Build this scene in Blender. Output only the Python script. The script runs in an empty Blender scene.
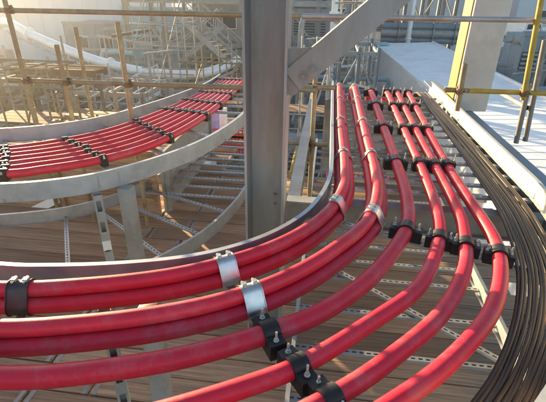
import bpy, bmesh, math, random
from mathutils import Vector, Matrix, Quaternion
random.seed(7)
R = math.radians
V = Vector
sc = bpy.context.scene
col = sc.collection

# ------------------------------------------------------------------ camera
F_PX, PITCH, YAW, ROLL = 418.0, 0.47, 0.123, 0.015
CAM = V((0, 0, 1.3))
cam = bpy.data.cameras.new('camera')
cam.sensor_width = 36
cam.lens = 36 * F_PX / 546
cam.clip_start = .05
cam.clip_end = 600
cam_o = bpy.data.objects.new('camera', cam)
col.objects.link(cam_o)
fw = V((-math.sin(YAW) * math.cos(PITCH), math.cos(YAW) * math.cos(PITCH), -math.sin(PITCH)))
rt = V((math.cos(YAW), math.sin(YAW), 0))
up = rt.cross(fw)
rot = Matrix((rt, up, -fw)).transposed() @ Matrix.Rotation(ROLL, 3, 'Z')
cam_o.matrix_world = Matrix.Translation(CAM) @ rot.to_4x4()
sc.camera = cam_o

# ------------------------------------------------------------------ light
SUN_AZ, SUN_EL = -46.0, 9.0          # azimuth from +Y (negative: to the left), elevation
w = bpy.data.worlds.new('World')
sc.world = w
w.use_nodes = True
nt = w.node_tree
sky = nt.nodes.new('ShaderNodeTexSky')
sky.sky_type = 'NISHITA'
sky.sun_disc = False
sky.sun_elevation = R(SUN_EL)
sky.sun_rotation = R(SUN_AZ)
sky.air_density = 0.8
sky.dust_density = 0.7
sky.ozone_density = 0.6
nt.links.new(sky.outputs[0], nt.nodes['Background'].inputs[0])
nt.nodes['Background'].inputs[1].default_value = 0.10
sl = bpy.data.lights.new('sun', 'SUN')
sl.energy = 5.0
sl.angle = R(.6)
sl.color = (1, .73, .39)
so = bpy.data.objects.new('sun', sl)
col.objects.link(so)
sd = V((math.sin(R(SUN_AZ)) * math.cos(R(SUN_EL)), math.cos(R(SUN_AZ)) * math.cos(R(SUN_EL)), math.sin(R(SUN_EL))))
so.rotation_euler = sd.to_track_quat('Z', 'Y').to_euler()
so.location = sd * 60
sc.view_settings.view_transform = 'Standard'
sc.view_settings.look = 'None'
sc.view_settings.exposure = 1.85
sc.view_settings.gamma = 1
sc.view_settings.use_curve_mapping = False

# ------------------------------------------------------------------ materials
def mat(name, base, rough=.5, metal=0., var=.25, scale=6., bump=0., stain=None, stain_amt=.5, stain_scale=2., stretch=(1, 1, 1), rvar=.1, fine=None, ovar=None):
    m = bpy.data.materials.new(name)
    m.use_nodes = True
    n, l = m.node_tree.nodes, m.node_tree.links
    p = n['Principled BSDF']
    p.inputs['Metallic'].default_value = metal
    geo = n.new('ShaderNodeNewGeometry')
    mp = n.new('ShaderNodeMapping')
    mp.inputs['Scale'].default_value = stretch
    l.new(geo.outputs['Position'], mp.inputs[0])
    nz = n.new('ShaderNodeTexNoise')
    nz.inputs['Scale'].default_value = scale
    nz.inputs['Detail'].default_value = 6
    nz.inputs['Roughness'].default_value = .65
    l.new(mp.outputs[0], nz.inputs['Vector'])
    oi = n.new('ShaderNodeObjectInfo')
    mr = n.new('ShaderNodeMapRange')
    mr.inputs['From Min'].default_value = .3
    mr.inputs['From Max'].default_value = .7
    mr.inputs['To Min'].default_value = 1 - var
    mr.inputs['To Max'].default_value = 1 + var
    l.new(nz.outputs[0], mr.inputs[0])
    mr2 = n.new('ShaderNodeMapRange')
    mr2.inputs['To Min'].default_value = 1 - (var * .5 if ovar is None else ovar)
    mr2.inputs['To Max'].default_value = 1 + (var * .5 if ovar is None else ovar)
    l.new(oi.outputs['Random'], mr2.inputs[0])
    mu = n.new('ShaderNodeMath'); mu.operation = 'MULTIPLY'
    l.new(mr.outputs[0], mu.inputs[0]); l.new(mr2.outputs[0], mu.inputs[1])
    hv = n.new('ShaderNodeHueSaturation')
    hv.inputs['Color'].default_value = (*base, 1)
    l.new(mu.outputs[0], hv.inputs['Value'])
    out = hv.outputs[0]
    if stain:
        n2 = n.new('ShaderNodeTexNoise')
        n2.inputs['Scale'].default_value = stain_scale
        n2.inputs['Detail'].default_value = 8
        n2.inputs['Roughness'].default_value = .75
        l.new(mp.outputs[0], n2.inputs['Vector'])
        cr = n.new('ShaderNodeMapRange')
        cr.inputs['From Min'].default_value = .5
        cr.inputs['From Max'].default_value = .68
        cr.inputs['To Max'].default_value = stain_amt
        l.new(n2.outputs[0], cr.inputs[0])
        mx = n.new('ShaderNodeMix'); mx.data_type = 'RGBA'
        mx.inputs['B'].default_value = (*stain, 1)
        l.new(cr.outputs[0], mx.inputs['Factor'])
        l.new(out, mx.inputs['A'])
        out = mx.outputs['Result']
    l.new(out, p.inputs['Base Color'])
    r2 = n.new('ShaderNodeMapRange')
    r2.inputs['To Min'].default_value = max(.03, rough - rvar)
    r2.inputs['To Max'].default_value = min(1, rough + rvar)
    l.new(nz.outputs[0], r2.inputs[0])
    l.new(r2.outputs[0], p.inputs['Roughness'])
    if bump:
        b = n.new('ShaderNodeBump')
        b.inputs['Strength'].default_value = bump
        b.inputs['Distance'].default_value = .004
        if fine:
            n3 = n.new('ShaderNodeTexNoise'); n3.inputs['Scale'].default_value = fine
            n3.inputs['Detail'].default_value = 4
            l.new(mp.outputs[0], n3.inputs['Vector']); l.new(n3.outputs[0], b.inputs['Height'])
        else:
            l.new(nz.outputs[0], b.inputs['Height'])
        l.new(b.outputs[0], p.inputs['Normal'])
    return m

M = {
    'red': mat('red_jacket', (.60, .009, .038), .50, 0, .10, 9, .12, (.44, .16, .17), .5, 5, rvar=.10, fine=60),
    'black': mat('black_polymer', (.010, .010, .011), .5, 0, .3, 20, .2),
    'steel': mat('bright_steel', (.62, .62, .60), .34, .9, .2, 14, .1, (.3, .28, .25), .5, 9),
    'shaded_strap': mat('shaded_strap', (.06, .055, .055), .45, .6, .3, 14, .1, (.14, .12, .11), .5, 9),  # darkened copy of the steel strap, its shade put into the colour
    'zinc': mat('zinc_bolt', (.62, .60, .56), .4, .7, .2, 40, 0),
    'galv': mat('galvanised_steel', (.44, .46, .48), .48, .55, .14, 7, .1, (.30, .29, .27), .55, 3, fine=40),
    'galv_sunlit': mat('sunlit_galvanised', (.60, .58, .50), .5, .2, .15, 9, .25, (.38, .34, .24), .65, 9, fine=40),  # lit copy of galvanised steel, warm sunlight put into its colours
    'galv_dull': mat('dull_galvanised', (.36, .36, .35), .6, .3, .18, 5, .15, (.22, .19, .15), .6, 2.2, fine=30),
    'column': mat('column_steel', (.30, .305, .31), .55, .25, .14, 5, .15, (.21, .175, .14), .6, 2.4, stretch=(1, 1, .22)),
    'brown': mat('brown_sheath', (.055, .034, .023), .5, 0, .3, 8, .2),
    'wood': mat('weathered_timber', (.36, .235, .15), .88, 0, .50, 11, .5, (.22, .165, .125), .8, 3.5, stretch=(.16, 4.5, 3), ovar=.34),
    'tube': mat('weathered_tube', (.31, .25, .15), .6, .3, .3, 11, .2, (.26, .17, .07), .7, 6),
    'tube_grey': mat('galvanised_tube', (.38, .37, .36), .5, .5, .2, 11, .1, (.25, .2, .14), .5, 5),
    'tube_yellow': mat('yellow_tube', (.45, .31, .05), .55, .1, .25, 9, .2, (.3, .22, .1), .6, 5),
    'coupler_grey': mat('dark_tube', (.24, .23, .21), .5, .5, .2, 11, .1, (.2, .15, .09), .5, 5),
    'coupler': mat('rusty_coupler', (.20, .13, .07), .7, .4, .4, 25, .3),
    'white': mat('white_sheet', (.92, .91, .88), .55, 0, .05, 1.5, 0, (.62, .61, .58), .5, .8),
    'white_pipe': mat('white_cladding', (.82, .82, .80), .4, .1, .06, 3, 0, (.6, .58, .55), .5, 1.2),
    'post': mat('stained_post', (.55, .535, .51), .7, 0, .10, 3, .1, (.40, .37, .33), .6, 2.2),
    'ground': mat('site_ground', (.20, .185, .165), .95, 0, .3, .6, .3, (.12, .11, .10), .6, .25),
    'clad': mat('pale_cladding', (.58, .63, .68), .6, .05, .06, .6, 0, (.45, .46, .47), .5, .15, stretch=(1, 1, .2)),
    'bluegrey': mat('blue_grey_steel', (.24, .29, .33), .6, .2, .2, 2, 0, (.14, .15, .16), .5, 1),
    'beige': mat('beige_steel', (.37, .345, .31), .7, 0, .2, 2, 0, (.30, .22, .14), .5, 1),
    'dark': mat('dark_plant', (.06, .065, .07), .6, .2, .4, 3, 0),
    'rust': mat('rusty_steel', (.23, .155, .10), .8, .1, .35, 4, .1, (.16, .09, .05), .6, 2),
    'grey': mat('plant_grey', (.33, .34, .35), .6, .2, .2, 2, 0, (.2, .19, .17), .5, 1.1),
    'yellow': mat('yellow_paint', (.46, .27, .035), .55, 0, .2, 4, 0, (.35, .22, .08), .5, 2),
    'green': mat('green_paint', (.10, .24, .10), .6, 0, .2, 4, 0),
    'teal': mat('teal_panel', (.30, .46, .50), .5, 0, .1, 2, 0),
    'glass': mat('dark_glass', (.04, .06, .08), .12, 0, .1, 2, 0),
    'purple': mat('lilac_plastic', (.40, .33, .62), .5, 0, .1, 4, 0),
    'net': mat('red_barrier', (.55, .03, .03), .6, 0, .1, 4, 0),
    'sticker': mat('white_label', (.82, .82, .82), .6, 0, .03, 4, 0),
}

# ------------------------------------------------------------------ helpers
class MB:
    """collects shapes and links them as one mesh object"""
    def __init__(s): s.v = []; s.f = []
    def add(s, vs, fs):
        o = len(s.v); s.v += [tuple(x) for x in vs]; s.f += [[o + i for i in f] for f in fs]
    def box(s, x0, x1, y0, y1, z0, z1, mtx=None, c=0.):
        if c:
            bm = bmesh.new(); bmesh.ops.create_cube(bm, size=1)
            for q in bm.verts: q.co = V(((x0+x1)/2+q.co.x*(x1-x0), (y0+y1)/2+q.co.y*(y1-y0), (z0+z1)/2+q.co.z*(z1-z0)))
            bmesh.ops.bevel(bm, geom=bm.edges[:], offset=c, segments=2, affect='EDGES', profile=.5)
            bm.verts.index_update()
            vs = [q.co.copy() for q in bm.verts]; fs = [[q.index for q in f.verts] for f in bm.faces]; bm.free()
        else:
            vs = [V((x, y, z)) for z in (z0, z1) for x, y in ((x0, y0), (x1, y0), (x1, y1), (x0, y1))]
            fs = [(3, 2, 1, 0), (4, 5, 6, 7), (0, 1, 5, 4), (1, 2, 6, 5), (2, 3, 7, 6), (3, 0, 4, 7)]
        if mtx: vs = [mtx @ v for v in vs]
        s.add(vs, fs); return s
    def sweep(s, prof, frames, cap=True):
        """prof: closed list of (a,b); frames: list of (p, A, B)"""
        n = len(prof); vs = []; fs = []
        for p, A, B in frames: vs += [p + A * a + B * b for a, b in prof]
        for i in range(len(frames) - 1):
            for j in range(n):
                k = (j + 1) % n
                fs.append((i*n+j, i*n+k, (i+1)*n+k, (i+1)*n+j))
        if cap:
            fs.append(tuple(range(n))[::-1]); e = (len(frames)-1)*n
            fs.append(tuple(range(e, e+n)))
        s.add(vs, fs); return s
    def tube(s, pts, r, seg=12, cap=True):
        pts = [V(p) for p in pts]
        fr = []; A = None
        for i, p in enumerate(pts):
            t = (pts[min(i+1, len(pts)-1)] - pts[max(i-1, 0)]).normalized()
            if A is None:
                A = t.cross(V((0, 0, 1)));
                if A.length < .05: A = V((1, 0, 0))
            A = (A - t * A.dot(t)).normalized()
            fr.append((p, A, t.cross(A)))
        s.sweep([(r*math.cos(2*math.pi*k/seg), r*math.sin(2*math.pi*k/seg)) for k in range(seg)], fr, cap); return s
    def bar(s, p0, p1, w, h, upv=(0, 0, 1)):
        """rectangular bar between two points, w across and h along upv"""
        p0, p1 = V(p0), V(p1); t = (p1-p0).normalized(); u = V(upv)
        if abs(t.dot(u)) > .98: u = V((0, 1, 0))
        A = t.cross(u).normalized(); B = A.cross(t)
        s.sweep([(-w/2, -h/2), (w/2, -h/2), (w/2, h/2), (-w/2, h/2)], [(p0, A, B), (p1, A, B)]); return s
    def prism(s, prof, y0, y1, mtx=None):
        """polygon (x,z) extruded along y"""
        n = len(prof)
        vs = [V((x, y0, z)) for x, z in prof] + [V((x, y1, z)) for x, z in prof]
        fs = [tuple(range(n)), tuple(range(2*n-1, n-1, -1))] + [(j, n+j, n+(j+1) % n, (j+1) % n) for j in range(n)]
        if mtx: vs = [mtx @ v for v in vs]
        s.add(vs, fs); return s
    def slotted(s, p0, p1, w=.041, h=.022, pitch=.05, sl=.03, sw=.014, roll=0.):
        """slotted channel: perforated top face and two folded sides"""
        p0, p1 = V(p0), V(p1); L = (p1-p0).length; t = (p1-p0)/L
        A = t.cross(V((0, 0, 1)))
        if A.length < .1: A = V((1, 0, 0))
        A.normalize(); B = A.cross(t)
        if roll:
            q = Quaternion(t, roll); A = q @ A; B = q @ B
        def P(a, b, c=0): return p0 + t*a + A*b + B*c
        n = max(1, int(L / pitch)); st = L / n
        k = (.0035)
        for i in range(n):
            a0, a1 = i*st, (i+1)*st; m = (a0+a1)/2; b0, b1 = m-sl/2, m+sl/2
            xs = [a0, b0, b1, a1]; ys = [-w/2, -sw/2, sw/2, w/2]
            vs = [P(x, y) for x in xs for y in ys]
            fs = [(4*ix+iy, 4*(ix+1)+iy, 4*(ix+1)+iy+1, 4*ix+iy+1) for ix in range(3) for iy in range(3) if not (ix == 1 and iy == 1)]
            s.add(vs, fs)
            hv = [P(x, y, c) for c in (0, -k) for x, y in ((b0, -sw/2), (b1, -sw/2), (b1, sw/2), (b0, sw/2))]
            s.add(hv, [(j, (j+1) % 4, 4+(j+1) % 4, 4+j) for j in range(4)])
        for sg in (-1, 1):
            s.sweep([(sg*w/2, 0), (sg*(w/2), -h), (sg*(w/2-.009), -h), (sg*(w/2-.009), -h+.002), (sg*(w/2-.0025), -h+.002), (sg*(w/2-.0025), -.0025)],
                    [(p0, A, B), (p1, A, B)])
        return s
    def build(s, name, m, parent=None, smooth=30, loc=None):
        me = bpy.data.meshes.new(name)
        me.from_pydata(s.v, [], s.f)
        bm = bmesh.new(); bm.from_mesh(me)
        bmesh.ops.recalc_face_normals(bm, faces=bm.faces[:])
        if smooth:
            for f in bm.faces: f.smooth = True
            for e in bm.edges:
                if len(e.link_faces) != 2 or e.calc_face_angle(0) > R(smooth): e.smooth = False
        bm.to_mesh(me); bm.free()
        me.materials.append(M[m] if isinstance(m, str) else m)
        o = bpy.data.objects.new(name, me); col.objects.link(o)
        if parent: o.parent = parent
        if loc: o.location = loc
        return o

def tag(o, label=None, cat=None, group=None, kind=None):
    if label: o['label'] = label
    if cat: o['category'] = cat
    if group: o['group'] = group
    if kind: o['kind'] = kind
    return o
def empty(name, loc=(0, 0, 0), rz=0.):
    o = bpy.data.objects.new(name, None); o.empty_display_size = .1
    col.objects.link(o); o.location = loc; o.rotation_euler = (0, 0, rz); return o
def copy_tree(o, parent=None):
    c = o.copy(); col.objects.link(c)
    if parent: c.parent = parent
    for ch in [x for x in col.objects if x.parent == o]: copy_tree(ch, c)
    return c

def spline(pts, step=.03, smooth=6):
    """Catmull-Rom through pts, evenly resampled and relaxed"""
    pts = [V(p) if len(p) == 3 else V((p[0], p[1], 0)) for p in pts]
    out = []
    for i in range(len(pts)-1):
        a, b, c, d = pts[max(i-1, 0)], pts[i], pts[i+1], pts[min(i+2, len(pts)-1)]
        n = max(2, int((c-b).length/step))
        for k in range(n):
            t = k/n
            out.append(.5*((2*b)+(c-a)*t+(2*a-5*b+4*c-d)*t*t+(3*b-a-3*c+d)*t**3))
    out.append(pts[-1])
    for _ in range(smooth):
        out = [out[0]] + [(out[i-1]+out[i]*2+out[i+1])/4 for i in range(1, len(out)-1)] + [out[-1]]
    return out
def hz(pts, z): return [V((p[0], p[1], z + (p[2] if len(p) == 3 else 0))) for p in pts]
def frames(path):
    fr = []
    for i, p in enumerate(path):
        t = path[min(i+1, len(path)-1)] - path[max(i-1, 0)]; t.z = 0; t.normalize()
        fr.append((p, V((t.y, -t.x, 0)), V((0, 0, 1))))    # A points to the right of travel
    return fr
def offset(path, d, dz=0):
    return [p + A*d + V((0, 0, dz)) for p, A, B in frames(path)]
def near(path, x, y):
    i = min(range(len(path)), key=lambda k: (path[k].x-x)**2+(path[k].y-y)**2)
    t = path[min(i+2, len(path)-1)] - path[max(i-2, 0)]
    return path[i], math.atan2(t.y, t.x) - math.pi/2
def ray(px, py):
    a, b = px-273, 201-py
    c, s_ = math.cos(-ROLL), math.sin(-ROLL)
    u, v = a*c+b*s_, -a*s_+b*c
    f = F_PX*math.cos(PITCH)+v*math.sin(PITCH); z = -F_PX*math.sin(PITCH)+v*math.cos(PITCH)
    return V((u*math.cos(YAW)-f*math.sin(YAW), u*math.sin(YAW)+f*math.cos(YAW), z))
def at_z(px, py, z): d = ray(px, py); return CAM + d*((z-CAM.z)/d.z)
def at_y(px, py, y): d = ray(px, py); return CAM + d*(y/d.y)

H = 1.3
def hs(pts): return [(x*H, y*H) for x, y in pts]

# ------------------------------------------------------------------ setting
GZ = -6.5
g = MB(); g.add([(-300, -120, GZ), (300, -120, GZ), (300, 420, GZ), (-300, 420, GZ)], [(0, 1, 2, 3)])
tag(g.build('ground', 'ground', smooth=0), kind='structure')

# deck of scaffold boards under the trays
DZ = -1.36
bm_ = MB().box(-1.975, 1.975, -.112, .112, -.038, 0, c=.004)
proto = None
y = .35
row = 0
while y < 9.2:
    for k, xc in enumerate((-4.0, -.03, 3.94)):
        if (k == 2 and y > 3.6) or (k == 1 and y > 6.1): continue
        off = (row % 2)*.55
        if proto is None:
            o = proto = bm_.build('scaffold_board', 'wood')
            for sg in (-1, 1):
                MB().box(sg*1.945-.016, sg*1.945+.016, -.1135, .1135, -.0395, .0015).build('end_band', 'galv_dull', o, smooth=0)
        else:
            o = proto.copy(); col.objects.link(o)
            for ch in list(proto.children):
                c_ = ch.copy(); col.objects.link(c_); c_.parent = o
        o.location = (xc+off*.8 if k < 2 else 3.94+off*.8, y, DZ + random.uniform(-.006, .004))
        o.rotation_euler = (0, random.uniform(-.002, .002), random.uniform(-.003, .003))
        tag(o, 'weathered brown timber scaffold board in the deck under the cable trays', 'board', 'scaffold boards of the deck')
    y += .237; row += 1

# ------------------------------------------------------------------ cable trays
RAIL = [(0, -.09), (.004, -.09), (.004, .052), (.026, .052), (.026, .040), (.0285, .040), (.0285, .056), (0, .056), (0, .056)]
RAIL = [(0, -.09), (.028, -.09), (.028, -.0865), (.004, -.0865), (.004, .0525), (.028, .0525), (.028, .056), (0, .056)]
def rail(path, z, side, parent, m='galv'):
    """side +1: lips point to the right of travel"""
    p = hz(path, z)
    prof = [(a*side, b) for a, b in RAIL]
    return MB().sweep(prof, frames(p)).build('side_rail', m, parent)

INNER = spline(hs([(.05, 5.0), (.05, 3.2), (.05, 2.46), (.03, 2.12), (-.04, 1.83), (-.125, 1.66), (-.25, 1.50), (-.46, 1.345), (-.72, 1.25), (-1.01, 1.19), (-1.3, 1.17), (-2.7, 1.165)]), .03, 10)
C1 = V((-1.5, 3.07, 0))
def arc(Cc, r, a0, a1, n=40): return [(Cc.x+r*math.cos(R(a0+(a1-a0)*i/n)), Cc.y-r*math.sin(R(a0+(a1-a0)*i/n))) for i in range(n+1)]
OUTER = [V((x, yy, 0)) for x, yy in [(1.555, 6.6), (1.555, 5), (1.56, 4)] + arc(C1, 3.062, 0, 90) + [(-2.5, .008), (-4, .008)]]
tray = empty('cable_tray', (1.0, 3.4, 0))
def kids(root, fn):      # parts are modelled in world space, so undo the root's place
    pass
def setp(o, root):
    o.parent = root; o.matrix_parent_inverse = Matrix.Translation(root.location).inverted(); return o
tag(tray, 'front galvanised cable tray bending left beneath the thick red cables', 'cable tray')
setp(rail(INNER, .02, -1, None), tray)
setp(rail(OUTER, .042, 1, None, 'galv_sunlit'), tray)
ROWS_A = [21, 52.5, 84]
ROWS_Y = [3.42, 4.43, 5.41, 6.22]
def rung(p0, p1, z, root, w=.041):
    o = MB().slotted((p0[0], p0[1], z), (p1[0], p1[1], z), w).build('rung', 'galv', None, smooth=0)
    return setp(o, root)
for a in ROWS_A:
    d = V((math.cos(R(a)), -math.sin(R(a)), 0))
    i, _ = near(INNER, *(C1+d*1.57).xy)
    rung(i+d*.012, C1+d*3.055, -.062, tray)
for yy in ROWS_Y + [2.98, 3.2, 3.66, 3.9, 4.16, 4.66, 4.9, 5.15, 5.65, 5.92]:
    rung((.075, yy), (1.55, yy), -.062, tray)

def two_rail_tray(label, inner, outer, z, cuts, name='cable_tray'):
    root = empty(name, (inner[0].x, inner[0].y, z))
    tag(root, label, 'cable tray')
    setp(rail(inner, z, -1, None), root); setp(rail(outer, z, 1, None), root)
    for fi, fo in cuts:
        a = inner[int(fi*(len(inner)-1))]; b = outer[int(fo*(len(outer)-1))]
        rung(a, b, z-.062, root)
    return root
OUT2 = spline(hs([(-.69, 5.25), (-.69, 4.4), (-.69, 3.6), (-.74, 3.15), (-.86, 2.69), (-1.05, 2.33), (-1.26, 2.07), (-1.47, 1.93), (-1.71, 1.84), (-2.2, 1.76), (-3.4, 1.70)]), .03, 10)
IN2 = spline(hs([(-1.35, 5.25), (-1.37, 4.7), (-1.48, 4.18), (-1.62, 3.7), (-1.80, 3.25), (-2.05, 2.95), (-2.39, 2.76), (-2.9, 2.62), (-4.0, 2.52)]), .03, 10)
def cut_y(inner, outer, y):
    fi = min(range(len(inner)), key=lambda k: abs(inner[k].y-y))/(len(inner)-1)
    fo = min(range(len(outer)), key=lambda k: abs(outer[k].y-y))/(len(outer)-1)
    return fi, fo
def cut_xy(inner, outer, a, b):
    fi = min(range(len(inner)), key=lambda k: (inner[k].xy-V(a)).length)/(len(inner)-1)
    fo = min(range(len(outer)), key=lambda k: (outer[k].xy-V(b)).length)/(len(outer)-1)
    return fi, fo
cuts2 = [cut_y(IN2, OUT2, yy) for yy in (4.95, 5.3, 5.65, 6.0, 6.4, 6.8)] + [cut_xy(IN2, OUT2, *q) for q in (
    ((-2.0, 4.5), (-1.0, 3.95)), ((-2.25, 4.1), (-1.2, 3.3)), ((-2.6, 3.85), (-1.55, 2.8)), ((-3.1, 3.55), (-2.2, 2.4)), ((-3.8, 3.4), (-3.2, 2.25)))]
two_rail_tray('rear galvanised cable tray bending left beneath the thinner red cables', IN2, OUT2, 0, cuts2)
Z3 = -.93
cuts3 = [cut_y(IN2, OUT2, yy) for yy in (4.5, 4.75, 5.0, 5.25, 5.5, 5.75, 6.0, 6.3, 6.6, 7.0, 7.4)] + [cut_xy(IN2, OUT2, *q) for q in (
    ((-2.0, 4.5), (-.95, 4.1)), ((-2.2, 4.1), (-1.05, 3.55)), ((-2.42, 3.85), (-1.35, 3.1)), ((-2.75, 3.68), (-2.0, 2.5)), ((-3.4, 3.5), (-3.0, 2.3)))]
two_rail_tray('empty galvanised cable tray one level below the rear tray', IN2, OUT2, Z3, cuts3)
low = empty('cable_tray', (.7, 3.4, Z3))
tag(low, 'lower ladder of slotted rungs under the straight run of the front tray', 'cable tray')
IN4 = [V((-.12, 6.6, 0)), V((-.12, 1.0, 0))]; OUT4 = [V((1.42, 6.6, 0)), V((1.42, 1.0, 0))]
setp(rail(IN4, Z3, -1, None), low); setp(rail(OUT4, Z3, 1, None), low)
yy = 1.35
while yy < 6.5:
    rung((-.11, yy), (1.41, yy), Z3-.05, low); yy += .43 if yy < 2.9 else .27
setp(MB().slotted((.15, 3.17, Z3-.02), (1.38, 2.20, Z3-.02), .045).build('diagonal_brace', 'galv', None, smooth=0), low)

def splice(path, i, root, z, side):
    p = path[i]; t = (path[i+2]-path[i-2]).normalized(); n = V((t.y, -t.x, 0))*side
    c = V((p.x, p.y, z-.017))
    m = MB().bar(c-t*.085-n*.004, c+t*.085-n*.004, .004, .095)
    o = setp(m.build('splice_plate', 'galv_dull', None, smooth=0), root)
    for u in (-.06, -.025, .025, .06):
        b = hexbolt(c+t*u-n*.006, -n, .008, .006).build('bolt', 'zinc', None); b.parent = o; b.matrix_parent_inverse = Matrix.Translation(root.location).inverted() @ root.matrix_world.inverted() if False else Matrix.Identity(4)
def hexbolt(p, axis, r=.013, h=.012):
    b = MB(); p = V(p); a = V(axis)
    b.tube([p, p+a*.004], r*1.45, 16); b.tube([p+a*.004, p+a*(.004+h)], r, 6); b.tube([p+a*.004, p+a*(.016+h)], r*.55, 8)
    return b
rear_tray = [o for o in col.objects if o.name.startswith('cable_tray') and not o.parent and o['label'].startswith('rear')][0]
k = min(range(len(OUT2)), key=lambda q: abs(OUT2[q].x+1.33)+abs(OUT2[q].y-2.52))
splice(OUT2, k, rear_tray, 0, -1)
k = min(range(len(OUT2)), key=lambda q: abs(OUT2[q].y-4.0))
splice(OUT2, k, rear_tray, 0, -1)

# ------------------------------------------------------------------ red cables, front tray
def far_end(path2d, z, drop=True):
    """path starts at the far end; add the drop over the end of the tray"""
    x, y = path2d[0][0], path2d[0][1]
    pre = [(x, y+.42, -1.6), (x, y+.41, -.8), (x, y+.36, -.30), (x, y+.22, -.08)]
    return [V((a, b, z+c)) for a, b, c in pre] + [V((a, b, z)) for a, b in path2d]
T1 = hs([(.135, 4.75), (.13, 3.9), (.13, 3.12), (.14, 2.49), (.13, 2.11), (.06, 1.83), (-.05, 1.61), (-.18, 1.45), (-.31, 1.34), (-.50, 1.22), (-.70, 1.14), (-.89, 1.085), (-1.06, 1.05), (-1.5, 1.01), (-2.7, 1.0)])
T2 = hs([(.30, 4.75), (.305, 3.9), (.31, 3.15), (.32, 2.43), (.30, 2.01), (.22, 1.71), (.08, 1.48), (-.05, 1.31), (-.20, 1.17), (-.37, 1.06), (-.58, .97), (-.78, .91), (-.96, .87), (-1.4, .83), (-2.7, .82)])
S3 = hs([(.48, 4.75), (.48, 3.9), (.48, 2.87), (.475, 2.27), (.465, 2.07), (.43, 1.80), (.33, 1.56), (.20, 1.33), (.04, 1.14), (-.07, 1.055), (-.22, .96), (-.39, .87), (-.55, .81), (-.71, .76), (-.87, .73), (-1.4, .69), (-2.7, .67)])
S4 = hs([(.655, 4.75), (.65, 4.2), (.635, 3.11), (.62, 2.3), (.59, 1.87), (.53, 1.63), (.40, 1.33), (.21, 1.12), (.02, .93), (-.13, .82), (-.5, .63), (-.9, .53), (-1.5, .49), (-2.7, .48)])
S5 = hs([(.765, 4.75), (.75, 4.2), (.725, 3.13), (.72, 2.46), (.71, 1.98), (.68, 1.77), (.61, 1.49), (.46, 1.20), (.28, .99), (.08, .80), (-.25, .58), (-.7, .42), (-1.2, .35), (-2.7, .33)])
S6 = hs([(.88, 4.75), (.86, 4.2), (.815, 3.14), (.80, 2.47), (.805, 2.04), (.805, 1.8), (.79, 1.65), (.73, 1.44), (.62, 1.21), (.43, .975), (.24, .80), (-.1, .55), (-.5, .35), (-1, .22), (-2.7, .16)])
RT, RS = .0385, .044
ZB = -.062 + .008 + RT          # lower cables of a three-cable bundle
ZT = ZB + RT*1.732
ZS = -.062 + .016 + RS
def cable(path, r, label, group, m='red', name='power_cable', seg=24):
    return tag(MB().tube(path, r, seg).build(name, m, smooth=60), label, 'cable', group)
BUN = []
for pts, which in ((T1, 'innermost bundle, against the tray rail'), (T2, 'second bundle from the tray rail')):
    base = spline(far_end(pts, 0), .03, 10)
    BUN.append(base)
    cable(offset(base, 0, ZT), RT, 'red cable riding on top of the %s' % which, 'red cables of the front tray')
    cable(offset(base, RT*1.01, ZB), RT, 'red cable lying low on the inner side of the %s' % which, 'red cables of the front tray')
    cable(offset(base, -RT*1.01, ZB), RT, 'red cable lying low on the outer side of the %s' % which, 'red cables of the front tray')
SING = []
for pts, which, r in ((S3, 'single thick red cable next to the three-cable bundles, innermost of the four singles', .044),
                      (S4, 'second single red cable of the four, counted from the bundles', .039),
                      (S5, 'third single red cable of the four, counted from the bundles', .039),
                      (S6, 'outermost single red cable, beside the thin brown cables', .039)):
    p = spline(far_end(pts, 0), .03, 10)
    p = [q + V((0, 0, ZS + .004*math.sin(i*.05+len(SING)))) for i, q in enumerate(p)]
    SING.append((p, r))
    cable(p, r, which, 'red cables of the front tray')

# ------------------------------------------------------------------ cleats
def bolt_mb(x, z0, z1, r=.005, y=0.):
    b = MB()
    b.tube([(x, y, z0), (x, y, z1)], r, 8)
    b.tube([(x, y, z0), (x, y, z0+.003)], r*2.4, 14)
    b.tube([(x, y, z0+.003), (x, y, z0+.012)], r*1.75, 6)
    return b
def make_single(r, lug=.034, hw=.03, stud=.03, lip=.018):
    """two-part moulded clamp for one cable, its foot at z = -r-.016"""
    root = empty('cable_cleat')
    n = 12; ro = r+.011; W = r+lug
    up_ = [(W, .001), (W, lip-.002), (ro+.002, lip)] + [(ro*math.cos(R(a)), ro*math.sin(R(a))) for a in [(25 if lip < .03 else 45)+i*(130 if lip < .03 else 90)/n for i in range(n+1)]] + [(-ro-.002, lip), (-W, lip-.002), (-W, .001)]
    up_ += [((r+.0005)*math.cos(R(180-a)), .001+(r+.0005)*math.sin(R(180-a))) for a in [i*180/n for i in range(n+1)]]
    lo_ = [(-W, -.001), (-W, -r-.016), (W, -r-.016), (W, -.001)] + [((r+.0005)*math.cos(R(-a)), -.001+(r+.0005)*math.sin(R(-a))) for a in [i*180/n for i in range(n+1)]]
    MB().prism(lo_, -hw, hw).build('clamp_base', 'black', root, smooth=25)
    t = MB().prism(up_, -hw, hw)
    for sg in (-1, 1):
        t.box(sg*(r+.004)-.004, sg*(r+.004)+.004, -hw+.004, hw-.004, lip-.0015, lip+.012)
    t.build('clamp_top', 'black', root, smooth=25)
    for sg in (-1, 1):
        for yy in ((0,)):
            bolt_mb(sg*(r+lug*.52), lip-.0015, lip-.0015+stud, .005, yy).build('bolt', 'zinc', root)
    return root
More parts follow.
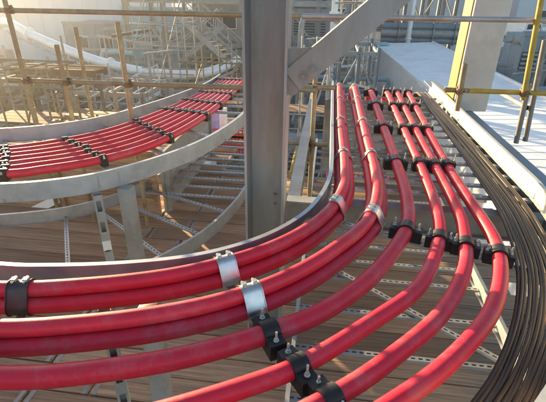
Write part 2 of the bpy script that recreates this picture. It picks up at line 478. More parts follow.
def hull(r, e, n=10):
    """rounded triangle round three touching cables, origin at the foot line"""
    cs = [(-RT*1.01, RT+.008), (RT*1.01, RT+.008), (0, RT+.008+RT*1.732)]
    out = []
    for (cx, cz), a0, a1 in ((cs[1], -90, 30), (cs[2], 30, 150), (cs[0], 150, 270)):
        out += [(cx+(r+e)*math.cos(R(a0+(a1-a0)*i/n)), cz+(r+e)*math.sin(R(a0+(a1-a0)*i/n))) for i in range(n+1)]
    return out
def make_bundle_cleat(hw, sm='steel'):
    root = empty('bundle_cleat')
    a, b = hull(RT, .0045), hull(RT, .0015); n = len(a)
    vs = [(x, s_*hw, z) for s_ in (-1, 1) for x, z in a] + [(x, s_*hw, z) for s_ in (-1, 1) for x, z in b]
    fs = []
    for j in range(n):
        k = (j+1) % n
        fs += [(j, k, n+k, n+j), (2*n+j, 3*n+j, 3*n+k, 2*n+k), (j, 2*n+j, 2*n+k, k), (n+j, n+k, 3*n+k, 3*n+j)]
    m = MB(); m.add(vs, fs)
    # folded edges that stiffen the strap
    for s_ in (-1, 1):
        e = hull(RT, .0095)
        ring = [V((x, s_*(hw-.0015), z)) for x, z in e]
        for i in range(n-1):
            m.add([(a[i][0], s_*hw, a[i][1]), (a[i+1][0], s_*hw, a[i+1][1]), (e[i+1][0], s_*hw, e[i+1][1]), (e[i][0], s_*hw, e[i][1]),
                   (a[i][0], s_*(hw-.003), a[i][1]), (a[i+1][0], s_*(hw-.003), a[i+1][1]), (e[i+1][0], s_*(hw-.003), e[i+1][1]), (e[i][0], s_*(hw-.003), e[i][1])],
                  [(0, 1, 2, 3), (7, 6, 5, 4), (3, 2, 6, 7)])
    m.build('strap', sm, root, smooth=35)
    MB().box(-.05, .05, -hw*.8, hw*.8, 0, .006).build('foot', 'steel', root)
    top = RT+.008+RT*1.732+RT+.004
    for yy in (-hw*.55, hw*.55) if hw > .03 else (0,):
        lg = MB().box(-.004, .018, yy-.011, yy+.011, top-.006, top+.014)
        lg.tube([(-.016, yy, top+.005), (.032, yy, top+.005)], .005, 8)
        lg.tube([(.018, yy, top+.005), (.026, yy, top+.005)], .009, 6)
        lg.build('closing_bolt', 'zinc', root)
    return root
ORD = ['innermost', 'second', 'third', 'outermost']
ROWTXT = {'y0': 'in the first row of the straight run', 'y1': 'in the second row of the straight run', 'y2': 'in the third row of the straight run', 'y3': 'in the last row of the straight run',
          'a0': 'where the bend starts', 'a1': 'halfway round the bend', 'a2': 'near the left end of the bend'}
protos = {}
def put(make, key, path, x, y, z, label, cat, group, dz=0):
    p, rz = near(path, x, y)
    if key not in protos: o = protos[key] = make()
    else: o = copy_tree(protos[key])
    o.location = (p.x, p.y, z); o.rotation_euler = (0, 0, rz + random.uniform(-.05, .05))
    for ch in o.children:
        if ch.name.startswith('bolt'): ch.scale.z = random.uniform(.85, 1.3)
    tag(o, label, cat, group)
    return o
for rk, kind, val in [('a0', 'a', 21), ('a1', 'a', 52.5), ('a2', 'a', 84)] + [('y%d' % i, 'y', v) for i, v in enumerate(ROWS_Y)]:
    d = V((math.cos(R(val)), -math.sin(R(val)), 0))
    for k, (p, r) in enumerate(SING):
        if kind == 'a':
            i = min(range(len(p)), key=lambda j: abs((p[j].xy-C1.xy).normalized().dot(V((d.x, d.y)))-1) + (10 if p[j].z < -.3 else 0))
            x, y_ = p[i].x, p[i].y
        else: x, y_ = p[0].x if False else near(p, SING[k][0][len(p)//3].x, val)[0].x, val
        big = k == 0 or rk == 'a1'
        slim = kind == 'y' and k > 0
        put(lambda: make_single(r, .016 if slim else .052 if big else .037, stud=.042, lip=.040 if slim else .026 if kind == 'y' else .018, hw=.044 if kind == 'y' else .036), ('s', r, big, kind, rk == 'a1'), p, x, y_, ZS,
            'black cleat on the %s single red cable %s' % (ORD[k], ROWTXT[rk]), 'cable cleat', 'black single-cable cleats on the front tray')
    for k, p in enumerate(BUN):
        if kind == 'a':
            i = min(range(len(p)), key=lambda j: abs((p[j].xy-C1.xy).normalized().dot(V((d.x, d.y)))-1) + (10 if p[j].z < -.3 else 0))
            x, y_ = p[i].x, p[i].y
        else: x, y_ = near(p, .2, val)[0].x, val
        hw = .048 if kind == 'a' else .024
        dk = rk == 'a2' and k == 0
        put(lambda: make_bundle_cleat(hw, 'shaded_strap' if dk else 'steel'), ('b', hw, dk), p, x, y_, -.062,
            ('dark' if dk else 'bright')+' steel strap cleat round the %s three-cable bundle %s' % (('inner', 'outer')[k], ROWTXT[rk].replace('of the straight run', 'of the straight')), 'cable cleat', 'steel strap cleats on the three-cable bundles')

# steel sheet that closes the end of the tray run, the cables drop behind it
sh = empty('sheet_panel', (.8, 6.36, DZ)); tag(sh, 'grey steel sheet closing the deck below the far end of the front tray', 'panel')
setp(MB().box(-.02, 1.56, 6.355, 6.359, DZ+.02, -.17).build('sheet', 'galv_dull', None, smooth=0), sh)
for xx in (-.02, .5, 1.02, 1.53): setp(MB().box(xx, xx+.04, 6.330, 6.354, DZ+.02, -.17).build('stiffener', 'galv_dull', None, smooth=0), sh)

# ------------------------------------------------------------------ thin brown cables
bi = [(1.32, 6.5), (1.31, 5.4), (1.30, 4.59), (1.28, 3.57), (1.25, 2.88), (1.20, 2.45), (1.11, 2.06), (.96, 1.67), (.78, 1.34), (.61, 1.12), (.3, .8), (-.2, .55), (-1, .35), (-3, .3)]
bo = [(1.46, 6.5), (1.47, 5.4), (1.48, 4.5), (1.48, 3.57), (1.465, 2.88), (1.415, 2.45), (1.325, 2.00), (1.145, 1.59), (.955, 1.285), (.79, 1.065), (.42, .72), (-.15, .42), (-1, .2), (-3, .12)]
NB = 13
for k in range(NB):
    t = k/(NB-1)
    ph = random.uniform(0, 6)
    pts = []
    for i, (a, b) in enumerate(zip(bi, bo)):
        tt = min(1, max(0, t + .022*math.sin(i*1.3+ph)))
        pts.append(V((a[0]+(b[0]-a[0])*tt, a[1]+(b[1]-a[1])*tt, -.051 + (.004 if k % 3 == 1 else 0) + .004*math.sin(i*1.9+ph))))
    x, yv, z = pts[0]
    pts = [V((x, yv+.25, -1.2)), V((x, yv+.22, -.3))] + pts
    cable(spline(pts, .035, 6), (.0100, .0085, .0092)[k % 3],
          'thin dark brown cable in the bunch along the outer rail of the front tray', 'thin brown cables beside the outer rail', 'brown', 'thin_cable', 10)

# ------------------------------------------------------------------ red cables, rear tray
ci = [(-1.70, 6.75), (-1.71, 5.8), (-1.82, 5.05), (-1.96, 4.4), (-2.17, 3.82), (-2.47, 3.44), (-2.82, 3.19), (-3.4, 2.98), (-5.0, 2.82)]
co = [(-1.32, 6.75), (-1.32, 5.6), (-1.35, 4.8), (-1.43, 4.1), (-1.60, 3.47), (-1.87, 3.08), (-2.2, 2.83), (-2.6, 2.66), (-4.6, 2.38)]
REAR = []
NR = 7
ORD6 = ['innermost', 'second', 'third', 'fourth', 'fifth', 'sixth', 'outermost']
for k in range(NR):
    t = k/(NR-1)
    pts = [(a[0]+(b[0]-a[0])*t, a[1]+(b[1]-a[1])*t) for a, b in zip(ci, co)]
    p = spline(hz(pts, ZS-.01), .04, 8)
    REAR.append(p)
    cable(p, .035, 'thinner red cable of the rear tray, %s of the seven from the inner rail' % ORD6[k], 'red cables of the rear tray', seg=16)
rows2 = [((-2.86, 3.28), (-2.42, 2.72), 'row nearest the left edge'), ((-2.50, 3.6), (-1.83, 3.10), 'row at the middle of the bend'), ((-2.05, 4.2), (-1.52, 3.75), 'row at the start of the bend'),
         ((-1.84, 4.72), (-1.37, 4.6), 'first row past the bend'), ((-1.78, 5.2), (-1.34, 5.1), 'second row past the bend'), ((-1.72, 5.7), (-1.33, 5.65), 'third row past the bend'), ((-1.70, 6.15), (-1.32, 6.15), 'second row from the far end'), ((-1.70, 6.6), (-1.32, 6.6), 'row at the far end')]
for a, b, txt in rows2:
    for k, p in enumerate(REAR):
        t = k/(NR-1)
        st = a[1] > 4.5
        put(lambda: make_single(.035, .010, .042 if st else .028, .020, .026 if st else .018), ('rear', st), p, a[0]+(b[0]-a[0])*t, a[1]+(b[1]-a[1])*t, ZS-.012,
            'small dark cleat on the %s rear tray cable, %s' % (ORD6[k], txt), 'cable cleat', 'small cleats on the rear tray')

# ------------------------------------------------------------------ steelwork near the camera
def h_section(b, d, tf, tw):
    """profile in (x across, y depth): flanges on the x sides, web across"""
    return [(-b/2, -d/2), (-b/2+tf, -d/2), (-b/2+tf, -tw/2), (b/2-tf, -tw/2), (b/2-tf, -d/2), (b/2, -d/2), (b/2, d/2), (b/2-tf, d/2), (b/2-tf, tw/2), (-b/2+tf, tw/2), (-b/2+tf, d/2), (-b/2, d/2)]
def hexbolt(p, axis, r=.013, h=.012):
    b = MB(); p = V(p); a = V(axis)
    b.tube([p, p+a*.004], r*1.45, 16); b.tube([p+a*.004, p+a*(.004+h)], r, 6); b.tube([p+a*.004, p+a*(.016+h)], r*.55, 8)
    return b
cx, cy = -.377, 2.76
colm = empty('steel_column', (cx, cy, GZ))
tag(colm, 'tall grey steel column standing between the two cable trays', 'column')
X, Y, Zu = V((1, 0, 0)), V((0, 1, 0)), V((0, 0, 1))
sec = [(-.134, -.21), (-.118, -.21), (-.118, -.006), (.118, -.006), (.118, -.21), (.134, -.21), (.134, .006), (-.134, .006)]
setp(MB().sweep(sec, [(V((cx, cy, GZ)), X, Y), (V((cx, cy, 5.0)), X, Y)]).build('shaft', 'column', None, smooth=0), colm)
gx = cx+.134
gs = MB(); gs.prism([(gx, .72), (gx+.03, .70), (gx+.20, .86), (gx+.235, .93), (gx+.17, 1.0), (gx, .98)], 2.612, 2.622)
setp(gs.build('gusset_plate', 'column', None, smooth=0), colm)
wb = [V((gx+.001+random.uniform(-.0015, .0015), 2.609, .71+.275*i/40)) for i in range(41)]
setp(MB().tube(wb, .005, 8).build('weld_bead', 'column', None, smooth=50), colm)
for z in (-.05, -.13):
    for dx in (.05,):
        setp(hexbolt((cx+dx, cy-.006, z), (0, -1, 0), .011).build('bolt', 'column', None), colm)
br = empty('diagonal_brace', (-.12, 2.6, .87))
tag(br, 'grey diagonal steel brace bolted to the gusset of the tall column', 'brace')
b0, b1 = V((-.175, 2.606, .835)), V((1.05, 2.606, 1.90))
t = (b1-b0).normalized(); A = V((t.z, 0, -t.x)); Bv = V((0, -1, 0))      # A: down-right side
prof = [(-.074, 0), (.074, 0), (.074, .012), (-.062, .012), (-.062, .075), (-.074, .075)]
prof = [(-.074, -.010), (.074, -.010), (.074, 0), (-.062, 0), (-.062, .10), (-.074, .10)]
setp(MB().sweep([(a, -b) for a, b in prof], [(b0-t*.05, A, Bv), (b1, A, Bv)]).build('angle_bar', 'column', None, smooth=0), br)
for q in (.02, .09):
    setp(hexbolt(b0+t*q+A*.02+V((0, -.010, 0)), (0, -1, 0), .019, .014).build('bolt', 'column', None), br)

def i_beam(name, p0, p1, b, d, m, label, tf=.012, tw=.008):
    p0, p1 = V(p0), V(p1); t = (p1-p0).normalized(); A = t.cross(Zu).normalized()
    pr = [(-b/2, 0), (b/2, 0), (b/2, -tf), (tw/2, -tf), (tw/2, -d+tf), (b/2, -d+tf), (b/2, -d), (-b/2, -d), (-b/2, -d+tf), (-tw/2, -d+tf), (-tw/2, -tf), (-b/2, -tf)]
    o = MB().sweep(pr, [(p0, A, Zu), (p1, A, Zu)]).build(name, m, smooth=0)
    return tag(o, label, 'beam')
i_beam('steel_beam', (-.24, 2.80, -.100), (1.58, 2.80, -.100), .10, .20, 'galv_dull', 'grey steel cross beam carrying the front tray from the tall column')
i_beam('steel_beam', (-.20, 2.87, -.14), (-.20, 6.8, -.14), .10, .16, 'galv_dull', 'grey steel beam running away behind the tall column')
i_beam('steel_beam', (1.73, .4, -.05), (1.73, 7.5, -.05), .23, .22, 'bluegrey', 'blue-grey steel beam running along outside the front tray')
# right-hand post
po = empty('square_post', (1.8, 5.69, -.048)); tag(po, 'broad pale stained post with a yellow strip, standing on the blue-grey beam', 'post')
setp(MB().box(1.60, 2.0, 5.5, 5.88, -.048, 5.0, c=.012).build('shaft', 'post', None), po)
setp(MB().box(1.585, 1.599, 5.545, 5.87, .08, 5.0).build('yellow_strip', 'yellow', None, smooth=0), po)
setp(MB().box(1.55, 2.05, 5.44, 5.94, -.0495, -.030).build('base_plate', 'galv_dull', None, smooth=0), po) if False else None

def slotted_post(x, y, z0, z1, label, w=.06, d=.04, stick=False):
    root = empty('slotted_post', (x, y, z0)); tag(root, label, 'post')
    m = MB(); L = z1-z0
    pts = V((x, y, z0)); t = Zu
    A = V((.88, .47, 0)).normalized(); B = V((.47, -.88, 0)).normalized()
    n = int(L/.16); st = L/n
    def P(a, b, c=0): return pts + Zu*a + A*b + B*c
    for i in range(n):
        a0, a1 = i*st, (i+1)*st; mm = (a0+a1)/2; b0_, b1_ = mm-.045, mm+.045; sw = w*.55
        xs = [a0, b0_, b1_, a1]; ys = [-w/2, -sw/2, sw/2, w/2]
        m.add([P(p, q) for p in xs for q in ys], [(4*ix+iy, 4*(ix+1)+iy, 4*(ix+1)+iy+1, 4*ix+iy+1) for ix in range(3) for iy in range(3) if not (ix == 1 and iy == 1)])
    for sg in (-1, 1):
        m.sweep([(sg*w/2, 0), (sg*w/2, -d), (sg*(w/2-.003), -d), (sg*(w/2-.003), -.002)], [(pts, A, B), (pts+Zu*L, A, B)])
    m.sweep([(-w/2+.004, -d), (w/2-.004, -d), (w/2-.004, -d-.003), (-w/2+.004, -d-.003)], [(pts, A, B), (pts+Zu*L, A, B)])
    setp(m.build('slotted_channel', 'galv', None, smooth=0), root)
    if stick:
        s_ = MB(); z = L*.62
        s_.sweep([(-w*.5, .001), (w*.5, .001), (w*.5, .0035), (-w*.5, .0035)], [(pts+Zu*z, A, B), (pts+Zu*(z+.085), A, B)])
        setp(s_.build('label', 'sticker', None), root)
    return root
slotted_post(-1.64, 2.60, DZ, -.09, 'slotted galvanised post with a white sticker under the rear tray', .062, .05, True)
sp = MB().box(-.05, .05, -.05, .05, DZ, -.09, c=.005).build('support_post', 'galv_dull', loc=(-1.50, 2.78, 0)); tag(sp, 'plain pale grey post just right of the slotted post', 'post')
sp = MB().box(-.045, .045, -.045, .045, DZ, -.10, c=.005).build('support_post', 'galv', loc=(-.80, 1.52, 0)); tag(sp, 'pale grey post beneath the bend of the front tray', 'post')
slotted_post(-.99, 1.44, DZ, -.10, 'slotted post left of the pale post beneath the front bend', .06, .05)
# added pale batten in place of a sunlit patch, brightness put into its colour
bt = MB().bar(at_y(-12, 232, 4.45), at_y(58, 199, 4.56), .11, .045, (0, -1, .2)).build('sunlit_batten', 'sticker', smooth=0)
tag(bt, 'batten painted pale as if sunlit, leaning against the sun screen under the rear tray', 'batten')

# boards added along the deck edges to keep the low sun off it
def sun_screen_boards(p0, p1, z1, label, m='wood'):
    root = empty('sun_screen', p0); tag(root, label, 'sun screen')
    p0, p1 = V(p0), V(p1); n = 4; h = (z1-DZ)/n
    for i in range(n):
        z = DZ+h*(i+.5)
        setp(MB().bar(V((p0.x, p0.y, z)), V((p1.x, p1.y, z)), .036, h-.004).build('board', m, None, smooth=0), root)
    L = (p1-p0).length; k = int(L/1.2)
    nrm = V((p1.y-p0.y, p0.x-p1.x, 0)).normalized()*.045
    for i in range(k+1):
        q = p0.lerp(p1, (i+.02)/(k+.04))+nrm
        setp(MB().bar(V((q.x, q.y, DZ)), V((q.x, q.y, z1-.03)), .05, .05).build('batten', m, None, smooth=0), root)
sun_screen_boards((-6.0, 4.62, DZ), (-2.05, 4.62, DZ), -.50, 'low timber sun screen added along the deck edge beyond the rear tray bend')
sun_screen_boards((-2.0, 4.66, DZ), (-2.0, 6.9, DZ), -.55, m='galv_dull', label='low grey sun screen added along the deck edge beside the rear straight run')

# ------------------------------------------------------------------ scaffold tubes
TR = .0242
def tube(p0, p1, label, m='tube', name='scaffold_tube', r=TR):
    b = MB(); p0, p1 = V(p0), V(p1); t = (p1-p0).normalized()
    A = t.cross(Zu) if abs(t.z) < .9 else X.copy()
    A.normalize(); Bq = t.cross(A)
    seg = 16; vs = []; fs = []
    for rr, p in ((r, p0), (r, p1), (r-.004, p1), (r-.004, p0)):
        vs += [p+A*rr*math.cos(2*math.pi*k/seg)+Bq*rr*math.sin(2*math.pi*k/seg) for k in range(seg)]
    for i in range(4):
        j = (i+1) % 4
        fs += [(i*seg+k, i*seg+(k+1) % seg, j*seg+(k+1) % seg, j*seg+k) for k in range(seg)]
    b.add(vs, fs)
    return tag(b.build(name, m, smooth=40), label, 'scaffold tube')
coup = None
def coupler(p, axis_a, axis_b, label, group='scaffold couplers'):
    """two half collars back to back with bolts: one tube along axis_a, the other along axis_b beside it"""
    root = empty('scaffold_coupler', p)
    a, b = V(axis_a).normalized(), V(axis_b).normalized(); n = a.cross(b).normalized()
    for ax, sg in ((a, -1), (b, 1)):
        m = MB(); c = n*sg*TR
        q = ax.cross(n)
        seg = 16; pr = []
        ring = [(TR+.009)*V((math.cos(2*math.pi*k/seg), math.sin(2*math.pi*k/seg))) for k in range(seg)]
        ring = [v*(1.12 if k in (0, 8) else 1) for k, v in enumerate(ring)]
        fr = [(c+ax*h, n, q) for h in (-.026, .026)]
        m.sweep([(v.x, v.y) for v in ring], fr)
        m.tube([c+q*sg*(TR+.014)-n*.022*1, c+q*sg*(TR+.014)+n*.022], .008, 8)
        m.tube([c+q*sg*(TR+.014)+n*.012, c+q*sg*(TR+.014)+n*.024], .013, 6)
        m.build('collar', 'coupler', root, smooth=40)
    tag(root, label, 'coupler', group); return root
GY = 4.25
ga, gb = (-6.2, GY, 1.08), (5.5, GY, 1.08)
tube((-6.2, GY, 1.065), (-.30, GY, 1.075), 'brown upper guardrail tube crossing behind the column, left part', 'tube')
tube((-.28, GY, 1.075), (5.5, GY, 1.10), 'grey upper guardrail tube crossing behind the diagonal brace', 'tube_grey')
tube((-3.45, GY, .375), (-.10, GY, .40), 'brown lower guardrail tube crossing above the rear cables', 'tube')
tube((-.62, GY+.06, .41), (.08, GY+.06, .42), 'short brown tube just right of the tall column', 'tube')
tube((1.12, GY, .455), (1.335, GY, .456), 'brown end piece of the lower guardrail in front of the broad post', 'tube')
tube((1.34, GY, .456), (5.5, GY, .47), 'yellow lower guardrail tube passing the broad pale post', 'tube_yellow')
def pole(x0, z0, x1, z1, y, label, m='tube'): return tube((x0, y, z0), (x1, y, z1), label, m)
D = 2*TR
pole(-3.21, -1.3, -3.225, 1.75, GY-D, 'leaning brown scaffold upright at the left edge', 'tube')
pole(-2.75, -1.3, -2.77, .76, GY-D, 'brown scaffold upright with a free end, second from the left edge', 'tube')
pole(-2.06, -1.3, -2.08, .99, GY-D, 'brown scaffold upright nearest the rear cables', 'tube')
pole(-3.02, -1.3, -3.04, .86, 5.05, 'short brown upright standing behind the lower guardrail', 'tube')
pole(-.115, -1.3, -.125, .50, GY+D*.2+.10, 'yellowish upright just right of the tall column', 'tube')
pole(1.262, .27, 1.245, .71, GY-D, 'brown upright stub clamped in front of the broad post', 'tube')
q0, q1 = at_y(523, 100, GY-D), at_y(540, 0, GY-D); pole(q0.x, q0.z, q1.x, q1.z+.1, GY-D, 'yellow leaning upright at the right edge', 'tube_yellow')
q0, q1 = at_y(516, 143, GY+.06), at_y(529, 84, GY+.06); pole(q0.x, q0.z, q1.x, q1.z, GY+.06, 'dark grey short upright below the yellow upright, the left of the pair', 'coupler_grey')
q0, q1 = at_y(525, 141, GY+D*2), at_y(545, 40, GY+D*2); pole(q0.x, q0.z, q1.x, q1.z, GY+D*2, 'grey upright beside the yellow upright at the right edge', 'coupler_grey')
tube((-.55, GY+.10, -.20), (.05, GY+.10, -.20), 'brown tube low behind the tall column', 'tube')
tube(at_y(499, 92, 5.2), at_y(527, 108, 4.32), 'grey tube slanting down to the foot of the yellow upright', 'tube_grey')
YA, XA, ZA = (0, 1, 0), (1, 0, 0), (0, 0, 1)
for px, z, who in ((-3.215, .377, 'leaning left upright and the lower guardrail'), (-3.22, 1.07, 'leaning left upright and the upper guardrail'), (-2.755, .38, 'free-ended second upright and the lower guardrail'),
                   (-2.07, .385, 'upright nearest the rear cables and the lower guardrail')):
    coupler((px, GY-TR, z), ZA, XA, 'rusty coupler joining the %s' % who)
coupler((1.25, GY-TR, .455), ZA, XA, 'rusty coupler on the stub in front of the broad post')
coupler((q0.x*0+at_y(524, 92, GY-TR).x, GY-TR, .46), ZA, XA, 'rusty coupler joining the yellow upright and the yellow guardrail')
coupler((-.12, GY+.085, .415), ZA, XA, 'rusty coupler on the yellowish upright right of the column')
coupler((-.12, GY+.105, -.20), ZA, XA, 'rusty coupler low on the upright right of the column')

# ------------------------------------------------------------------ surroundings
def bx(px, Y, py=60): return at_y(px, py, Y).x
def zz(py, Y, px=273): return at_y(px, py, Y).z
# white flat roof on the right
rf = empty('long_low_building', (5.2, 16, GZ)); tag(rf, 'long low building with a bright white roof beside the tray run', 'building')
RZ = -2.0
cl, cr_ = [(4.45, 3.5), (3.0, 31.5)], [(7.35, 3.5), (6.9, 31.5)]
RR = .18      # the roof falls to the left
m = MB(); n = 62
for i in range(n):
    a, b = i/n, (i+1)/n
    P_ = lambda t, s_, z: V((cl[0][0]+(cl[1][0]-cl[0][0])*t+((cr_[0][0]+(cr_[1][0]-cr_[0][0])*t)-(cl[0][0]+(cl[1][0]-cl[0][0])*t))*s_, 3.5+28*t, z+RR*s_))
    e = (b-a)*.12
    m.add([P_(a, 0, RZ), P_(a, 1, RZ), P_(b-e*2, 1, RZ), P_(b-e*2, 0, RZ), P_(b-e*1.5, 0, RZ+.010), P_(b-e*1.5, 1, RZ+.010), P_(b-e*.5, 0, RZ+.010), P_(b-e*.5, 1, RZ+.010), P_(b, 0, RZ), P_(b, 1, RZ)],
          [(0, 1, 2, 3), (3, 2, 5, 4), (4, 5, 7, 6), (6, 7, 9, 8)])
setp(m.build('roof', 'white', None, smooth=0), rf)
m = MB()
q = [V((4.47, 3.52, 0)), V((7.33, 3.52, 0)), V((6.88, 31.45, 0)), V((3.02, 31.45, 0))]
m.add([p+Zu*GZ for p in q]+[p+Zu*(RZ-.01+(RR if 0 < i < 3 else 0)) for i, p in enumerate(q)], [(j, (j+1) % 4, 4+(j+1) % 4, 4+j) for j in range(4)])
setp(m.build('wall', 'white', None, smooth=0), rf)
for s_, dz_ in ((cl, .02), (cr_, RR+.02)):
    setp(MB().bar((s_[0][0], s_[0][1], RZ+dz_), (s_[1][0], s_[1][1], RZ+dz_), .10, .12).build('verge_trim', 'white', None, smooth=0), rf)

def part(root, mb, name, m, smooth=0): return setp(mb.build(name, m, None, smooth=smooth), root)
def pipe(pts, r, m, label, name='process_pipe', cat='pipe', group=None, flanges=(), seg=14, sm=.3):
    p = spline(pts, sm, 1) if len(pts) > 2 else [V(q) for q in pts]
    b = MB().tube(p, r, seg)
    for f in flanges:
        i = int(f*(len(p)-1)); i = min(max(i, 0), len(p)-2)
        d = (p[i+1]-p[i]).normalized(); c = p[i].lerp(p[i+1], f*(len(p)-1)-i)
        b.tube([c-d*.05, c+d*.05], r*1.5, seg)
    return tag(b.build(name, m, smooth=40), label, cat, group)
def steel_frame(x0, x1, y0, y1, z0, z1, nx, levels, m, label, s=.18, brace=True, cat='steel frame', name='pipe_rack'):
    root = empty(name, ((x0+x1)/2, (y0+y1)/2, z0)); tag(root, label, cat)
    xs = [x0+(x1-x0)*i/(nx-1) for i in range(nx)]
    for x in xs:
        for y in (y0, y1):
            part(root, MB().sweep(h_section(s, s, s*.1, s*.08), [(V((x, y, z0)), X, Y), (V((x, y, z1)), X, Y)]), 'upright', m)
    for z in levels:
        for y in (y0, y1):
            part(root, MB().bar((x0, y, z), (x1, y, z), s*.7, s), 'cross_beam', m)
        for x in xs:
            part(root, MB().bar((x, y0, z-.01), (x, y1, z-.01), s*.6, s*.8), 'side_beam', m)
    if brace:
        zs = [z0]+list(levels)
        for i in range(nx-1):
            for k in range(len(zs)-1):
                a, b = (xs[i], xs[i+1]) if (i+k) % 2 else (xs[i+1], xs[i])
                part(root, MB().bar((a, y0-.02, zs[k]), (b, y0-.02, zs[k+1]), s*.4, s*.4), 'brace', m)
    return root
def guardrail(p0, p1, m, label, h=1.1, sp=1.5, r=.024):
    root = empty('guardrail', p0); tag(root, label, 'guardrail')
    p0, p1 = V(p0), V(p1); L = (p1-p0).length; n = max(1, int(L/sp))
    for i in range(n+1):
        q = p0.lerp(p1, i/n); part(root, MB().tube([q, q+Zu*h], r, 8), 'post', m, 40)
    for z in (h, h*.5): part(root, MB().tube([p0+Zu*z, p1+Zu*z], r, 8), 'rail', m, 40)
    part(root, MB().bar(p0+Zu*.08, p1+Zu*.08, .012, .15), 'toe_board', m)
    return root
def stair(p0, p1, w, m, label, n=14):
    root = empty('steel_stair', p0); tag(root, label, 'stair')
    p0, p1 = V(p0), V(p1); t = (p1-p0); hxy = V((t.x, t.y, 0)).normalized(); A = V((-hxy.y, hxy.x, 0))*w/2
    for sg in (-1, 1):
        part(root, MB().bar(p0+A*sg, p1+A*sg, .05, .28), 'stringer', m)
        part(root, MB().tube([p0+A*sg+Zu*1.0, p1+A*sg+Zu*1.0], .03, 8), 'handrail', m, 40)
        k = MB()
        for i in range(5):
            q = p0.lerp(p1, i/4)+A*sg; part(root, MB().tube([q, q+Zu*1.0], .022, 8), 'baluster', m, 40)
    for i in range(n):
        q = p0.lerp(p1, (i+.5)/n); part(root, MB().bar(q-A, q+A, .26, .03), 'tread', m)
    return root
def tank(x, y, z0, z1, r, m, label, cone=False):
    root = empty('storage_tank', (x, y, z0)); tag(root, label, 'tank')
    b = MB(); prof = [(r, z0), (r, z1)] + ([(r*.3, z1+r*.9), (r*.3, z1+r*1.1), (0.01, z1+r*1.1)] if cone else [(r*math.cos(R(a)), z1+r*.35*math.sin(R(a))) for a in (15, 30, 45, 60, 75, 89)])
    seg = 32; vs = [V((x+q*math.cos(2*math.pi*k/seg), y+q*math.sin(2*math.pi*k/seg), z)) for q, z in prof for k in range(seg)]
    b.add(vs, [(i*seg+k, i*seg+(k+1) % seg, (i+1)*seg+(k+1) % seg, (i+1)*seg+k) for i in range(len(prof)-1) for k in range(seg)])
    part(root, b, 'shell', m, 40)
    for zz_ in [z0+(z1-z0)*f for f in (.3, .65, .97)]:
        part(root, MB().tube([(x+(r+.01)*math.cos(2*math.pi*k/seg), y+(r+.01)*math.sin(2*math.pi*k/seg), zz_) for k in range(seg+1)], .035, 6), 'stiffening_ring', m, 40)
    for sg in (-.22, .22): part(root, MB().tube([(x+sg, y-r-.12, z0), (x+sg, y-r-.12, z1+.4)], .025, 6), 'ladder_stile', 'grey', 40)
    return root
def block(x0, x1, y0, y1, z0, z1, m, label, ribs=.6, win=(), name='plant_building', louv=(), cat='building', rows=()):
    """clad block: ribbed walls, roof with parapet, windows (x fraction, z, w, h) and louvre bands on the face towards the trays"""
    root = empty(name, ((x0+x1)/2, (y0+y1)/2, z0)); tag(root, label, cat)
    b = MB().box(x0, x1, y0, y1, z0, z1)
    n = int((x1-x0)/ribs)
    for i in range(n+1):
        x = x0+(x1-x0)*i/max(n, 1); b.box(x-.03, x+.03, y0-.04, y0-.001, z0, z1-.05)
    part(root, b, 'wall', m)
    part(root, MB().box(x0-.08, x1+.08, y0-.08, y0+.12, z1+.002, z1+.18), 'parapet', m)
    for f, z, w_, h_ in win:
        xc = x0+(x1-x0)*f
        o = part(root, MB().box(xc-w_/2-.06, xc+w_/2+.06, y0-.075, y0-.045, z-.06, z+h_+.06), 'window', 'white')
        g_ = MB().box(xc-w_/2, xc+w_/2, y0-.095, y0-.078, z, z+h_).build('pane', 'glass', None); g_.parent = o
    for f, z, w_, h_ in louv:
        xc = x0+(x1-x0)*f; k = max(2, int(h_/.16)); l = MB()
        for i in range(k):
            l.bar((xc-w_/2, y0-.09, z+h_*(i+.5)/k), (xc+w_/2, y0-.09, z+h_*(i+.5)/k), .10, .035, (0, -.6, .8))
        part(root, l, 'louvre', 'grey'); part(root, MB().box(xc-w_/2, xc+w_/2, y0-.07, y0-.043, z, z+h_), 'louvre_back', 'dark')
    return root

# far left: tall pale hall
block(-66, bx(133, 46), 46, 60, GZ, 4.2, 'clad', 'tall pale clad hall filling the upper left of the view', 1.6, [])
block(bx(70, 40), bx(150, 40), 40, 45, GZ, -1.9, 'bluegrey', 'low blue-grey annexe in front of the tall pale hall', 1.0, [(.2, -4, 1.2, 1), (.5, -4, 1.2, 1), (.8, -4, 1.2, 1)])
# big curved white pipe
cpts = [(-14, 30, 23), (6, 22, 21.5), (30, 34, 20.5), (70, 51, 19.5), (105, 63, 19), (150, 73, 18.5), (190, 75, 18.5), (214, 71, 19), (238, 60, 20.5)]
pipe([at_y(a, b, c) for a, b, c in cpts], .21, 'white_pipe', 'large white clad pipe sweeping in a long curve across the left background', flanges=(.3, .62), sm=.4, seg=20)
pipe([at_y(a, b+9, c-.4) for a, b, c in cpts[1:]], .06, 'galv_dull', 'thin grey pipe following below the large white curved pipe', sm=.5)
